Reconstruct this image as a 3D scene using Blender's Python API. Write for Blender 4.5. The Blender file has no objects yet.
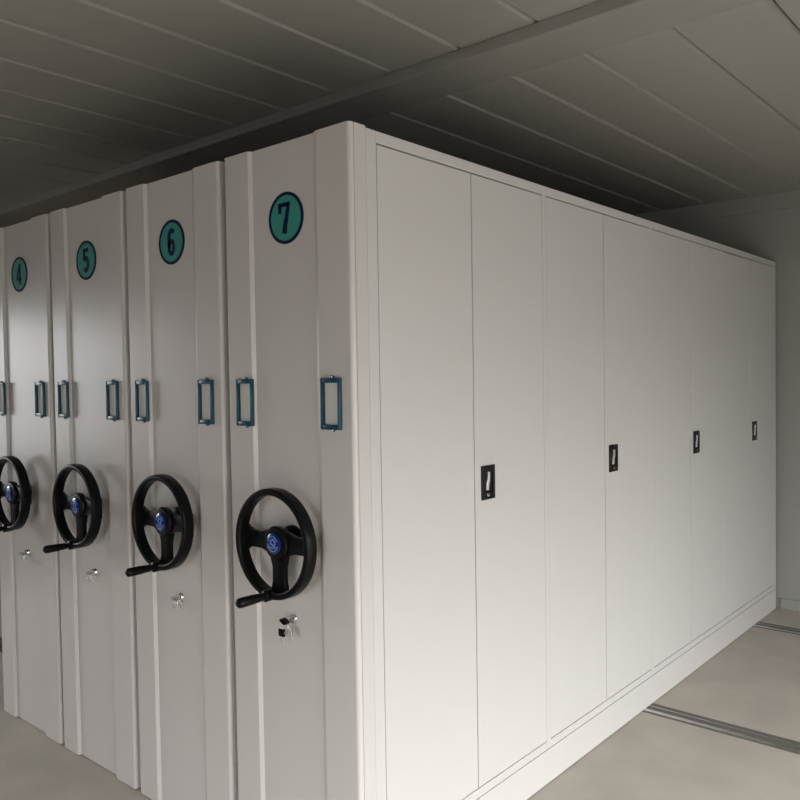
import bpy, bmesh, math, random
from mathutils import Vector, Matrix
sc = bpy.context.scene
COL = sc.collection
random.seed(4)
PI = math.pi

# ------------------------------------------------------------------ materials
def material(name, color, rough=0.5, metal=0.0, spec=0.5, noise=0.0, scale=8.0, bump=0.0, bscale=60.0, rvar=0.0, coat=0.0):
    m = bpy.data.materials.new(name); m.use_nodes = True
    nt = m.node_tree; b = nt.nodes['Principled BSDF']
    b.inputs['Base Color'].default_value = (*color, 1)
    b.inputs['Roughness'].default_value = rough
    b.inputs['Metallic'].default_value = metal
    b.inputs['Specular IOR Level'].default_value = spec
    b.inputs['Coat Weight'].default_value = coat
    tc = nt.nodes.new('ShaderNodeTexCoord')
    if noise > 0:
        n = nt.nodes.new('ShaderNodeTexNoise'); n.inputs['Scale'].default_value = scale
        n.inputs['Detail'].default_value = 6
        nt.links.new(tc.outputs['Object'], n.inputs['Vector'])
        r = nt.nodes.new('ShaderNodeValToRGB')
        r.color_ramp.elements[0].position = .3; r.color_ramp.elements[1].position = .7
        r.color_ramp.elements[0].color = (*[c * (1 - noise) for c in color], 1)
        r.color_ramp.elements[1].color = (*[min(1, c * (1 + noise)) for c in color], 1)
        nt.links.new(n.outputs['Fac'], r.inputs['Fac'])
        nt.links.new(r.outputs['Color'], b.inputs['Base Color'])
    if bump > 0:
        n2 = nt.nodes.new('ShaderNodeTexNoise'); n2.inputs['Scale'].default_value = bscale
        n2.inputs['Detail'].default_value = 3
        nt.links.new(tc.outputs['Object'], n2.inputs['Vector'])
        bp = nt.nodes.new('ShaderNodeBump'); bp.inputs['Strength'].default_value = bump
        bp.inputs['Distance'].default_value = .01
        nt.links.new(n2.outputs['Fac'], bp.inputs['Height'])
        nt.links.new(bp.outputs['Normal'], b.inputs['Normal'])
    if rvar > 0:
        n3 = nt.nodes.new('ShaderNodeTexNoise'); n3.inputs['Scale'].default_value = 3
        nt.links.new(tc.outputs['Object'], n3.inputs['Vector'])
        mr = nt.nodes.new('ShaderNodeMapRange')
        mr.inputs['To Min'].default_value = rough - rvar; mr.inputs['To Max'].default_value = rough + rvar
        nt.links.new(n3.outputs['Fac'], mr.inputs['Value']); nt.links.new(mr.outputs['Result'], b.inputs['Roughness'])
    return m

M = dict(
    paint=material('grey_powder_coat', (.53, .51, .488), .42, spec=.45, bump=.05, bscale=2.2, rvar=.04),
    panel=material('warm_grey_powder_coat', (.53, .497, .475), .29, spec=.5, bump=.05, bscale=2.5, rvar=.04),
    body=material('grey_carcass_paint', (.3, .29, .28), .5),
    ceil=material('grey_ceiling_sheet', (.285, .274, .245), .42, spec=.4, bump=.25, bscale=1.6),
    beam=material('grey_beam_steel', (.25, .241, .218), .5, noise=.05, scale=3),
    wall=material('grey_wall_sheet', (.25, .247, .225), .55, bump=.1, bscale=2),
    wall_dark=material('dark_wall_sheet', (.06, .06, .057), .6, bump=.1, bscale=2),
    floor=material('beige_concrete', (.42, .382, .33), .6, noise=.10, scale=3.5, bump=.12, bscale=40, spec=.3),
    ground=material('pale_outdoor_paving', (.07, .068, .064), .9, noise=.1),
    black=material('black_plastic', (.004, .004, .0045), .33, spec=.14),
    blackm=material('black_plate', (.006, .006, .006), .4, spec=.25),
    blue=material('teal_blue_plastic', (.004, .052, .085), .28, spec=.6),
    teal=material('teal_disc', (.035, .225, .19), .6, spec=.25, noise=.06, scale=30),
    navy=material('navy_print', (.002, .007, .035), .6, spec=.15),
    badge=material('badge_blue', (.006, .02, .12), .2, coat=.5),
    emblem=material('badge_pale_blue', (.13, .22, .55), .3, coat=.3),
    silver=material('brushed_silver', (.78, .77, .75), .38, metal=.75),
    chrome=material('chrome', (.75, .75, .77), .18, metal=1),
    steel=material('worn_rail_steel', (.62, .61, .58), .3, metal=1, noise=.15, scale=20),
    railpit=material('dark_rail_channel', (.12, .115, .10), .6),
    paper=material('card_insert', (.55, .53, .50), .6),
    rubber=material('caster_steel', (.2, .2, .2), .5, metal=.6),
)

# ------------------------------------------------------------------ helpers
def link(name, bm, mat, parent=None, smooth=False, kind=None, loc=None):
    me = bpy.data.meshes.new(name)
    bmesh.ops.recalc_face_normals(bm, faces=bm.faces)
    bm.to_mesh(me); bm.free()
    me.materials.append(mat)
    o = bpy.data.objects.new(name, me); COL.objects.link(o)
    if loc: o.location = loc
    if parent: o.parent = parent
    if smooth:
        for p in me.polygons: p.use_smooth = True
        me.set_sharp_from_angle(angle=math.radians(smooth if smooth is not True else 35))
    if kind: o['kind'] = kind
    return o

def box(bm, x0, x1, y0, y1, z0, z1, bev=0.0, seg=2):
    t = bmesh.new()
    bmesh.ops.create_cube(t, size=1)
    for v in t.verts:
        v.co = Vector(((x0+x1)/2 + v.co.x*(x1-x0), (y0+y1)/2 + v.co.y*(y1-y0), (z0+z1)/2 + v.co.z*(z1-z0)))
    if bev > 0:
        bmesh.ops.bevel(t, geom=t.edges[:], offset=bev, segments=seg, affect='EDGES', profile=.5)
    merge(bm, t)

def merge(bm, t, mat=None):
    if mat is not None: bmesh.ops.transform(t, matrix=mat, verts=t.verts)
    vm = {}
    for v in t.verts: vm[v] = bm.verts.new(v.co)
    for f in t.faces: bm.faces.new([vm[v] for v in f.verts])
    t.free()

def extrude_poly(bm, pts, axis, a0, a1, bev=0.0):
    """pts: closed 2-D outline. axis 'z': (x,y) extruded z ; 'y': (x,z) extruded y ; 'x': (y,z) extruded x"""
    def P(p, a):
        return {'z': (p[0], p[1], a), 'y': (p[0], a, p[1]), 'x': (a, p[0], p[1])}[axis]
    t = bmesh.new()
    A = [t.verts.new(P(p, a0)) for p in pts]; B = [t.verts.new(P(p, a1)) for p in pts]
    n = len(pts)
    fa = t.faces.new(A); fb = t.faces.new(B[::-1])
    for i in range(n): t.faces.new([A[i], B[i], B[(i+1) % n], A[(i+1) % n]])
    bmesh.ops.recalc_face_normals(t, faces=t.faces)
    if bev > 0:
        ed = [e for e in t.edges if (fa in e.link_faces) or (fb in e.link_faces)]
        bmesh.ops.bevel(t, geom=ed, offset=bev, segments=2, affect='EDGES', profile=.5)
    merge(bm, t)

def lathe(bm, prof, center, axis='y', seg=32, closed=False):
    """prof: list of (radius, offset along axis)"""
    rings = []
    for r, a in prof:
        ring = []
        for i in range(seg):
            t = 2*PI*i/seg
            if axis == 'y': co = (center[0]+r*math.cos(t), center[1]+a, center[2]+r*math.sin(t))
            elif axis == 'x': co = (center[0]+a, center[1]+r*math.cos(t), center[2]+r*math.sin(t))
            else: co = (center[0]+r*math.cos(t), center[1]+r*math.sin(t), center[2]+a)
            ring.append(bm.verts.new(co))
        rings.append(ring)
    n = len(rings)
    for k in range(n if closed else n-1):
        A, B = rings[k], rings[(k+1) % n]
        for i in range(seg): bm.faces.new([A[i], A[(i+1) % seg], B[(i+1) % seg], B[i]])
    if not closed:
        bm.faces.new(rings[0]); bm.faces.new(rings[-1][::-1])

def tube(bm, pts, r, seg=8, closed=False):
    pts = [Vector(p) for p in pts]; n = len(pts); rings = []
    for i, p in enumerate(pts):
        a = pts[(i-1) % n] if (closed or i > 0) else p
        b = pts[(i+1) % n] if (closed or i < n-1) else p
        d = (b-a).normalized()
        u = d.cross(Vector((0, 0, 1)))
        if u.length < .1: u = d.cross(Vector((1, 0, 0)))
        u.normalize(); w = d.cross(u)
        rr = r[i] if isinstance(r, (list, tuple)) else r
        rings.append([bm.verts.new(p + u*rr*math.cos(2*PI*k/seg) + w*rr*math.sin(2*PI*k/seg)) for k in range(seg)])
    for k in range(n if closed else n-1):
        A, B = rings[k], rings[(k+1) % n]
        for i in range(seg): bm.faces.new([A[i], A[(i+1) % seg], B[(i+1) % seg], B[i]])
    if not closed:
        bm.faces.new(rings[0]); bm.faces.new(rings[-1][::-1])

def empty(name, loc, label=None, cat=None, group=None, parent=None):
    o = bpy.data.objects.new(name, None); o.empty_display_size = .1; COL.objects.link(o); o.location = loc
    if label: o['label'] = label
    if cat: o['category'] = cat
    if group: o['group'] = group
    if parent: o.parent = parent
    return o

# ------------------------------------------------------------------ the room
XL, XR, YF, YB, ZC = -5.2, 3.3, -3.6, 3.985, 2.756
def wall_with_opening(name, along, fixed, thick, a0, a1, holes):
    """wall in boxes round its door openings. along 'x': runs in x at y=fixed"""
    bm = bmesh.new()
    def seg(p0, p1, z0, z1):
        if along == 'x': box(bm, p0, p1, min(fixed, fixed+thick), max(fixed, fixed+thick), z0, z1)
        else: box(bm, min(fixed, fixed+thick), max(fixed, fixed+thick), p0, p1, z0, z1)
    p = a0
    for h0, h1, z0, z1 in holes:
        seg(p, h0, 0, ZC+.02)
        if z1 < ZC: seg(h0, h1, z1, ZC+.02)
        if z0 > 0: seg(h0, h1, 0, z0)
        p = h1
    seg(p, a1, 0, ZC+.02)
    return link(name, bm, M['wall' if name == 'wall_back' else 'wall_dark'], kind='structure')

bm = bmesh.new(); box(bm, XL, XR, YF, YB, -.12, 0); link('floor', bm, M['floor'], kind='structure')
bm = bmesh.new(); box(bm, -16, 16, -16, 16, -.30, -.13); link('ground', bm, M['ground'], kind='structure')
LEFT_HOLE = (-2.5, -.7, .9, 2.15)
RIGHT_HOLE = (-2.3, 2.2, 0.0, 1.95)
wall_with_opening('wall_back', 'x', YB, .08, XL, XR, [])
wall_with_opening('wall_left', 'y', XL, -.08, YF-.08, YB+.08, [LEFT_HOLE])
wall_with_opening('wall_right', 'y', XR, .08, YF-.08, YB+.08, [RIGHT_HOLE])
ADDED_FRONT_HOLE = (.2, 2.0, 0.0, 1.95)  # unseen opening added to bring more daylight onto the end panels
wall_with_opening('wall_front', 'x', YF, -.08, XL, XR, [ADDED_FRONT_HOLE])

# ceiling: sheet panels with a narrow open groove at each joint, grooves running in depth
SEAM0, PITCH = .490, .3155
prof = []
seams = sorted(SEAM0 + PITCH*k for k in range(-22, 10) if XL+.05 < SEAM0 + PITCH*k < XR-.05)
prof.append((XL, ZC))
for s in seams:
    prof += [(s-.014, ZC), (s-.005, ZC+.013), (s-.004, ZC+.024), (s+.009, ZC+.024), (s+.010, ZC)]
prof.append((XR, ZC)); prof += [(XR, ZC+.09), (XL, ZC+.09)]
bm = bmesh.new(); extrude_poly(bm, prof, 'y', YF-.08, YB+.08); link('ceiling', bm, M['ceil'], kind='structure')
# main beam under the ceiling and the edge beam on the back wall
BZ = 2.712
bm = bmesh.new(); box(bm, XL, XR, .664, .915, BZ, ZC, .003); link('trim_1', bm, M['beam'], kind='structure')
bm = bmesh.new(); box(bm, XL, XR, 3.968, YB, 2.648, ZC, .002); link('trim_2', bm, M['beam'], kind='structure')
bm = bmesh.new(); box(bm, .02, XR, 3.973, YB, 0, .07, .002); link('baseboard_back', bm, M['wall'], kind='structure')
# frames round the window, the right doorway and the added front opening
bm = bmesh.new()
a, b, z0, z1 = LEFT_HOLE
box(bm, XL-.09, XL+.02, a-.06, a, z0-.06, z1+.06); box(bm, XL-.09, XL+.02, b, b+.06, z0-.06, z1+.06)
box(bm, XL-.09, XL+.02, a, b, z1, z1+.06); box(bm, XL-.09, XL+.03, a, b, z0-.06, z0)
box(bm, XL-.06, XL-.02, (a+b)/2-.02, (a+b)/2+.02, z0, z1)
link('window_1', bm, M['beam'], kind='structure')
bm = bmesh.new()
a, b, z0, z1 = RIGHT_HOLE
box(bm, XR-.02, XR+.09, a-.06, a, 0, z1+.06); box(bm, XR-.02, XR+.09, b, b+.06, 0, z1+.06); box(bm, XR-.02, XR+.09, a, b, z1, z1+.06)
link('door_1', bm, M['beam'], kind='structure')

bm = bmesh.new()
a, b, z0, z1 = ADDED_FRONT_HOLE
box(bm, a-.06, a, YF-.09, YF+.02, 0, z1+.06); box(bm, b, b+.06, YF-.09, YF+.02, 0, z1+.06); box(bm, a, b, YF-.09, YF+.02, z1, z1+.06)
link('added_light_doorway', bm, M['beam'], kind='structure')  # frame of the added front opening, out of view

# floor rails the shelving rolls on
RAILS = [(.35, 'steel floor rail under the wheel ends of the shelving units'),
         (1.90, 'steel floor rail under the middle of the shelving units'),
         (3.52, 'steel floor rail crossing the floor by the back wall')]
for ry, lab in RAILS:
    t = empty('floor_rail', (0, ry, 0), lab, 'rail', 'rails of the mobile shelving')
    bm = bmesh.new()
    box(bm, XL+.02, 2.2, -.050, .070, 0, .0014); link('channel', bm, M['railpit'], t)
    bm = bmesh.new()
    box(bm, XL+.02, 2.2, -.035, -.010, .0012, .0027); box(bm, XL+.02, 2.2, .03, .036, .0012, .0025)
    link('rail_bar', bm, M['steel'], t)

# ------------------------------------------------------------------ mobile shelving units
PW, W, L = .606, .572, 3.95
YFACE, YREC, HP, H = -.055, -.042, 2.308, 2.303

def face_profile():
    p = [(-W, .008)]
    for k in range(7):
        t = PI + PI/2*k/6; p.append((-W+.008+.008*math.cos(t), YFACE+.008+.008*math.sin(t)))
    p += [(-.450, YFACE), (-.443, YREC), (-.161, YREC), (-.137, YFACE)]
    r = .013
    for k in range(11):
        t = -PI/2 + PI/2*k/10; p.append((-r+r*math.cos(t), YFACE+r+r*math.sin(t)))
    p += [(0, -.0395), (-.0025, -.0385), (-.0025, -.0365), (0, -.0355), (0, .012), (-.022, .0125), (-.022, .008)]
    return p

def stroke(bm, pts, w, y0, y1):
    """flat raised stroke of a numeral; pts (x,z[,w])"""
    P = [Vector((p[0], p[1])) for p in pts]; Wd = [p[2] if len(p) > 2 else w for p in pts]
    Lf, Rt = [], []
    for i, p in enumerate(P):
        d = (P[min(i+1, len(P)-1)] - P[max(i-1, 0)]).normalized(); n = Vector((-d.y, d.x))
        Lf.append(p + n*Wd[i]/2); Rt.append(p - n*Wd[i]/2)
    for i in range(len(P)-1):
        q = [Lf[i], Lf[i+1], Rt[i+1], Rt[i]]
        extrude_poly(bm, [(v.x, v.y) for v in q], 'y', y0, y1)

def arc(cx, cz, rx, rz, a0, a1, n=14):
    return [(cx+rx*math.cos(math.radians(a0+(a1-a0)*i/n)), cz+rz*math.sin(math.radians(a0+(a1-a0)*i/n))) for i in range(n+1)]

def numeral(d, s):
    """strokes in a unit cell: height 1, centred"""
    if d == 7: S = [([(-.225, .16, .15), (-.22, .44, .16)], .11), ([(-.30, .435), (.24, .435)], .13),
                    ([(.20, .49, .14), (.16, .28, .16), (.09, .0, .18), (.02, -.25, .20), (-.02, -.5, .23)], .15),
                    ([(.225, .52, .04), (.20, .40, .10)], .05)]
    elif d == 6: S = [(arc(0, -.2, .155, .235, 0, 360, 24), .13), (arc(.02, .15, .175, .29, 40, 180, 12) + [(-.155, .0), (-.155, -.2)], .14)]
    elif d == 5: S = [([(-.2, .43), (.21, .43)], .13), ([(-.145, .49), (-.165, .03)], .12),
                      (arc(-.01, -.17, .175, .27, 145, -140, 20), .14)]
    else: S = [([(.07, -.5), (.07, .5)], .14), ([(.06, .48), (-.24, -.2)], .09), ([(-.28, -.22), (.24, -.22)], .11)]
    k = 1 if d == 7 else 1.3
    return [([(p[0]*s, p[1]*s, *( [p[2]*s] if len(p) > 2 else [])) for p in pts], w*s*k) for pts, w in S]

def label_holder(cx, parent):
    cz, hw, hh, y = 1.5115, .0395, .0755, YFACE
    bm = bmesh.new()
    d = .013
    box(bm, cx-hw, cx-hw+.009, y-d, y, cz-hh, cz+hh, .0025)
    box(bm, cx+hw-.009, cx+hw, y-d, y, cz-hh, cz+hh, .0025)
    box(bm, cx-hw+.004, cx+hw-.004, y-d*.9, y, cz+hh-.015, cz+hh, .002)
    box(bm, cx-hw+.004, cx+hw-.004, y-d*.9, y, cz-hh, cz-hh+.015, .002)
    for s in (1, -1):
        extrude_poly(bm, arc(cx, cz+s*(hh-.002), .011, .009, 0, 360*s, 16)[:-1], 'y', y-.004, y)
    o = link('label_holder', bm, M['blue'], parent, smooth=30); o['label'] = 'teal blue label frame'
    for s in (1, -1):
        b2 = bmesh.new(); lathe(b2, [(.0055, 0), (.0055, -.003), (.003, -.0045), (.0005, -.005)], (cx, y-.004, cz+s*(hh+.002)), 'y', 12)
        link('screw', b2, M['chrome'], o, smooth=True)
    b2 = bmesh.new(); box(b2, cx-hw+.012, cx+hw-.012, y-.0025, y-.0008, cz-hh+.014, cz+hh-.014)
    link('card', b2, M['paper'], o)
    return o

def handwheel(parent, tilt):
    hx, hz = -.279, 1.090
    yb, yf, R = -.099, -.139, .1675
    bm = bmesh.new()
    # rim: flat wide band with rounded edges
    rp = []
    th = .021
    c = [(R-th/2, (yb+yf)/2)]
    hwid, hth, rr = (yb-yf)/2, th/2, .006
    for sx, sy, a0 in ((1, 1, 0), (-1, 1, 90), (-1, -1, 180), (1, -1, 270)):
        for k in range(4):
            t = math.radians(a0 + 30*k)
            rp.append((c[0][0] + sx*(hth-rr) + rr*math.cos(t), (yb+yf)/2 + sy*(hwid-rr) + rr*math.sin(t)))
    lathe(bm, rp, (hx, 0, hz), 'y', 72, closed=True)
    # spokes: left, right, bottom
    for ang in (180+tilt, 0+tilt, 270+tilt):
        w0, w1, w2 = .036, .026, .034
        Lr = R-.017
        up = [(.012, w0), (.045, w0), (.075, w1), (.12, w1), (Lr-.006, w2), (Lr, w2+.006)]
        pts = up + [(x, -z) for x, z in reversed(up)]
        a = math.radians(ang)
        pts = [(hx + x*math.cos(a) - z*math.sin(a), hz + x*math.sin(a) + z*math.cos(a)) for x, z in pts]
        t = bmesh.new(); extrude_poly(t, pts, 'y', -.090, -.109, .003)
        merge(bm, t)
    # hub boss and shaft
    lathe(bm, [(.02, YREC+.001), (.045, YREC), (.045, YREC-.012), (.024, YREC-.018), (.026, -.085), (.05, -.098), (.052, -.114), (.047, -.120), (.034, -.122)], (hx, 0, hz), 'y', 40)
    o = link('handwheel', bm, M['black'], parent, smooth=40); o['label'] = 'black three-spoke handwheel'
    # badge
    b2 = bmesh.new(); lathe(b2, [(.032, -.121), (.032, -.1245), (.028, -.1265), (.012, -.1275), (.001, -.1277)], (hx, 0, hz), 'y', 32)
    g = link('badge', b2, M['badge'], o, smooth=40); g['label'] = 'round blue badge'
    b2 = bmesh.new()
    y0, y1 = -.1265, -.1285
    for pts, w in ((arc(hx, hz, .0225, .0225, 20, 165, 14), .003), (arc(hx, hz, .0225, .0225, 200, 345, 14), .003),
                   (arc(hx+.001, hz+.003, .010, .010, -30, 180, 10) , .006),
                   ([(hx-.009, hz+.004), (hx-.004, hz-.002), (hx+.005, hz-.005), (hx+.012, hz-.012)], .006),
                   ([(hx-.014, hz-.010), (hx-.004, hz-.013), (hx+.004, hz-.012)], .004)):
        stroke(b2, pts, w, y0, y1)
    link('emblem', b2, M['emblem'], o)
    # crank handle sticking out of the rim
    a = math.radians(262+tilt)
    cx, cz = hx + (R-.007)*math.cos(a), hz + (R-.007)*math.sin(a)
    b2 = bmesh.new()
    lathe(b2, [(.006, yb-.004), (.017, yb-.006), (.018, yf-.004), (.010, yf-.008), (.010, yf-.014), (.0125, yf-.018), (.0145, yf-.05),
               (.0155, yf-.090), (.0145, yf-.101), (.010, yf-.106), (.001, yf-.1075)], (cx, 0, cz), 'y', 24)
    link('crank_handle', b2, M['black'], o, smooth=45)
    return o

def lock(parent, lz):
    lx = -.285
    bm = bmesh.new()
    lathe(bm, [(.0155, YREC), (.016, YREC-.003), (.0135, YREC-.009), (.013, YREC-.011), (.0105, YREC-.0112), (.0100, YREC-.0085), (.001, YREC-.0085)], (lx, 0, lz), 'y', 24)
    o = link('lock', bm, M['chrome'], parent, smooth=30); o['label'] = 'small chrome cylinder lock'
    return lx, lz

def key_mesh(cx, y, cz, head_r=.011, length=.03, flat='x', ang=0.0):
    """a key lying in the YZ or XZ plane, bow at origin, blade pointing local -z"""
    pts = arc(0, 0, head_r, head_r*.95, -60, 240, 18) + [(-.0035, -head_r-.002), (-.0035, -head_r-length), (0, -head_r-length-.003), (.0030, -head_r-length),
          (.0022, -head_r-length*.75), (.0034, -head_r-length*.6), (.0022, -head_r-length*.45), (.0035, -head_r-length*.3), (.0035, -head_r-.002)]
    t = bmesh.new(); extrude_poly(t, pts, 'y', -.0012, .0012)
    return t

def make_keys(ux, lz, label, black_heads):
    """keys hanging from the lock: one in the cylinder, ring, more keys on the ring"""
    lx = ux - .285
    t = empty('key_ring', (lx, YREC-.0085, lz), label, 'keys', 'keys in the locks')
    hm = M['black'] if black_heads else M['chrome']
    # key in the lock: its blade enters the cylinder, head stands out
    bm = bmesh.new(); k = key_mesh(0, 0, 0, .0125, .009)
    merge(bm, k, Matrix.Translation((0, (-.026 if black_heads else -.020), 0)) @ Matrix.Rotation(math.radians(25), 4, 'Y') @ Matrix.Rotation(math.radians(90), 4, 'X'))
    o = link('key', bm, M['chrome'], t)
    if black_heads:
        b2 = bmesh.new(); box(b2, -.0125, .0125, -.043, -.019, -.0045, .0045, .003)
        bmesh.ops.transform(b2, matrix=Matrix.Rotation(math.radians(25), 4, 'Y'), verts=b2.verts)
        h = link('key_head', b2, hm, o, smooth=40); h['label'] = 'black plastic key head'
    bm = bmesh.new()
    tube(bm, [(x, -.033 if black_heads else -.022, z) for x, z in arc(.003, -.018, .017, .018, 0, 360, 28)[:-1]], .0009, 6, True)
    link('ring', bm, M['chrome'], t, smooth=60)
    specs = [(.016, -.028, -.026, 30, False), (.020, -.022, -.030, 62, False), (-.012, -.032, -.036, 4, True)] if black_heads else [(.002, -.016, -.014, 62, False), (.006, -.012, -.010, 85, False)]
    for dx, dy, dz, an, bh in specs:
        bm = bmesh.new(); k = key_mesh(0, 0, 0, .0135, .020)
        merge(bm, k, Matrix.Translation((dx, dy, dz)) @ Matrix.Rotation(math.radians(-an if not bh else an), 4, 'Y'))
        o = link('key', bm, M['silver'], t)
        if bh:
            b2 = bmesh.new(); box(b2, dx-.013, dx+.013, dy-.0045, dy+.0045, dz-.013, dz+.011, .003)
            h = link('key_head', b2, M['black'], o, smooth=40); h['label'] = 'black plastic key head'
    return t

def shelving_unit(k, num, label):
    ux = -PW*k
    t = empty('mobile_shelving_unit', (ux, 0, 0), label, 'shelving', 'mobile shelving row')
    # end panel
    bm = bmesh.new(); extrude_poly(bm, face_profile(), 'z', .003, HP, 0)
    o = link('end_panel', bm, M['panel'], t)
    # carcass
    bm = bmesh.new()
    xr = -.024 if k == 0 else -.006
    box(bm, -W+.005, xr, .013, L, .137, H-.002)
    o = link('cabinet_body', bm, M['body'], t)
    # plinth / chassis
    bm = bmesh.new()
    box(bm, -W+.005, 0 if k == 0 else -.006, .013, L, .003, .134, .0015)
    link('plinth', bm, M['paint'], t)
    # number disc
    cx, cz, R = (-.286 if num == 7 else -.292), 2.077, .0785
    bm = bmesh.new(); lathe(bm, [(R, YREC), (R, YREC-.0015), (R-.001, YREC-.002)], (cx, 0, cz), 'y', 56)
    pl = link('number_disc', bm, M['teal'], t); pl['label'] = 'teal disc with navy numeral %d' % num
    bm = bmesh.new(); lathe(bm, [(R+.0005, YREC-.0005), (R+.0005, YREC-.003), (R-.0095, YREC-.003), (R-.0095, YREC-.0015)], (cx, 0, cz), 'y', 56, closed=True)
    link('border', bm, M['navy'], pl)
    bm = bmesh.new()
    for pts, w in numeral(num, .094): stroke(bm, [(cx-(.005 if num == 7 else 0)+p[0], cz+p[1], *p[2:]) for p in pts], w, YREC-.0018, YREC-.0032)
    link('numeral', bm, M['navy'], pl)
    label_holder(-.479, t); label_holder(-.0845, t)
    handwheel(t, TILT[num])
    lock(t, .843 if num == 7 else .808)
    return t
TILT = {7: 0, 6: 0, 5: 0, 4: 0}
u7 = shelving_unit(0, 7, 'pale grey shelving unit with the number 7 disc and a long side of closed doors')
shelving_unit(1, 6, 'pale grey shelving unit with the number 6 disc and a black handwheel')
shelving_unit(2, 5, 'pale grey shelving unit with the number 5 disc and a black handwheel')
shelving_unit(3, 4, 'pale grey shelving unit with the number 4 disc, cut by the left edge')
make_keys(0, .843, 'bunch of black-headed and silver keys in the lock of unit 7', True)
make_keys(-PW, .808, 'silver keys hanging in the lock of unit 6', False)
make_keys(-2*PW, .808, 'silver keys hanging in the lock of unit 5', False)
make_keys(-3*PW, .808, 'silver keys hanging in the lock of unit 4', False)

# door side of unit 7
ZD0, ZD1 = .172, 2.2655
bounds = [.0085, .994, 1.968, 2.943, L]
bm = bmesh.new()
box(bm, -.024, 0, .0568, L, ZD1+.003, H, .0015)                       # top rail
posts = [(.013, .056), (.985, 1.013), (1.955, 1.983), (2.928, 2.956), (3.915, L)]
for k, (a, b) in enumerate(posts): box(bm, -.024, 0, a, b, .137, H if k == 0 else ZD1+.0028, .0007)
for (a0, a1), (b0, b1) in zip(posts, posts[1:]):
    box(bm, -.024, 0, a1+.001, b0-.001, .1375, ZD0-.004, .001)
link('door_frame', bm, M['paint'], u7)
mids = [.527, 1.488, 2.459, 3.425]
for i in range(4):
    a, b, m = posts[i][1]+(.0025 if i == 0 else .0003), posts[i+1][0]-(.002 if i == 0 else .0012), mids[i]
    for side, (d0, d1) in enumerate(((a, m-.0024), (m+.0024, b))):
        bm = bmesh.new(); box(bm, -.021, .0005, d0, d1, ZD0, ZD1-.002, .0011)
        dr = link('door', bm, M['paint'], u7)
        if side == 1:
            y0, z0, hw, hh = m+.036, 1.158, .079, .118
            yc, zc = y0+hw/2, z0+hh/2
            # black plate with a raised rim and a hollow
            bm = bmesh.new()
            box(bm, .0006, .003, y0, y0+hw, z0, z0+hh, .001)
            box(bm, .001, .0065, y0, y0+.014, z0, z0+hh, .002); box(bm, .001, .0065, y0+hw-.014, y0+hw, z0, z0+hh, .002)
            box(bm, .001, .0065, y0+.01, y0+hw-.01, z0+hh-.022, z0+hh, .002); box(bm, .001, .0065, y0+.01, y0+hw-.01, z0, z0+.026, .002)
            p = link('handle_plate', bm, M['blackm'], dr, smooth=40); p['label'] = 'black recessed handle plate'
            # twisted silver lever
            prof = [(-.016, -.030), (.002, -.031), (.009, -.006), (.016, .004), (.018, .032), (.001, .034), (-.004, .008), (-.013, -.002)]
            bm = bmesh.new(); extrude_poly(bm, [(yc-.006+q[0]*.66, zc+.004+q[1]) for q in prof], 'x', .003, .010, .002)
            lv = link('handle_lever', bm, M['silver'], dr, smooth=40); lv['label'] = 'silver paddle lever'
            bm = bmesh.new(); lathe(bm, [(.006, .0060), (.006, .008), (.004, .0088)], (0, yc-.004, z0+.016), 'x', 16)
            link('keyhole', bm, M['chrome'], dr, smooth=40)

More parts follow.
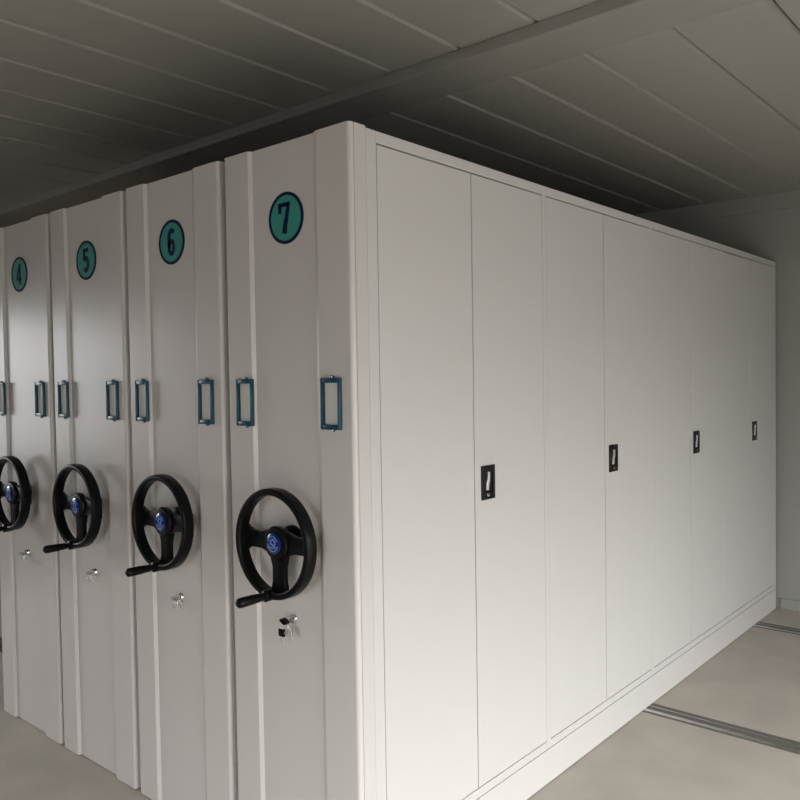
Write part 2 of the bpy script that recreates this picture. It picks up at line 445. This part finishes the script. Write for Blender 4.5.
# ------------------------------------------------------------------ daylight
w = bpy.data.worlds.new('World'); sc.world = w; w.use_nodes = True
nt = w.node_tree; bg = nt.nodes['Background']
bg.inputs['Color'].default_value = (.97, .985, 1.0, 1); bg.inputs['Strength'].default_value = 1.0
tc = nt.nodes.new('ShaderNodeTexCoord'); sp = nt.nodes.new('ShaderNodeSeparateXYZ')
mr = nt.nodes.new('ShaderNodeMapRange')
mr.inputs['From Min'].default_value = -.05; mr.inputs['From Max'].default_value = .9
mr.inputs['To Min'].default_value = .27; mr.inputs['To Max'].default_value = 2.6
nt.links.new(tc.outputs['Generated'], sp.inputs[0]); nt.links.new(sp.outputs['Z'], mr.inputs['Value'])
nt.links.new(mr.outputs['Result'], bg.inputs['Strength'])
def portal(name, loc, rot, sx, sy):
    l = bpy.data.lights.new(name, 'AREA'); l.shape = 'RECTANGLE'; l.size = sx; l.size_y = sy
    l.cycles.is_portal = True
    o = bpy.data.objects.new(name, l); COL.objects.link(o); o.location = loc; o.rotation_euler = rot
a, b, z0, z1 = RIGHT_HOLE
portal('opening_portal', (XR+.04, (a+b)/2, (z0+z1)/2), (0, math.radians(90), 0), z1-z0, b-a)
a, b, z0, z1 = LEFT_HOLE
portal('window_portal', (XL-.04, (a+b)/2, (z0+z1)/2), (0, math.radians(-90), 0), z1-z0, b-a)

a, b, z0, z1 = ADDED_FRONT_HOLE
portal('opening_portal', ((a+b)/2, YF-.04, (z0+z1)/2), (math.radians(90), 0, 0), b-a, z1-z0)  # samples sky through the added front opening

# ------------------------------------------------------------------ camera
yaw, pit, rol, F = .7124, -.0296, -.0153, 801.17
fw = Vector((-math.sin(yaw)*math.cos(pit), math.cos(yaw)*math.cos(pit), math.sin(pit)))
rt = Vector((math.cos(yaw), math.sin(yaw), 0)); up = rt.cross(fw)
r2 = math.cos(rol)*rt + math.sin(rol)*up; u2 = -math.sin(rol)*rt + math.cos(rol)*up
cam = bpy.data.cameras.new('camera'); co = bpy.data.objects.new('camera', cam); COL.objects.link(co)
mw = Matrix((r2, u2, -fw)).transposed().to_4x4(); mw.translation = Vector((1.5819, -1.6855, 1.5882))
co.matrix_world = mw
cam.sensor_width = 36; cam.lens = 36*F/800; cam.clip_start = .02
sc.camera = co
sc.view_settings.view_transform = 'Standard'; sc.view_settings.look = 'None'
sc.view_settings.gamma = 1; sc.view_settings.use_curve_mapping = False
sc.view_settings.exposure = 3.25
sc.cycles.max_bounces = 10; sc.cycles.diffuse_bounces = 6
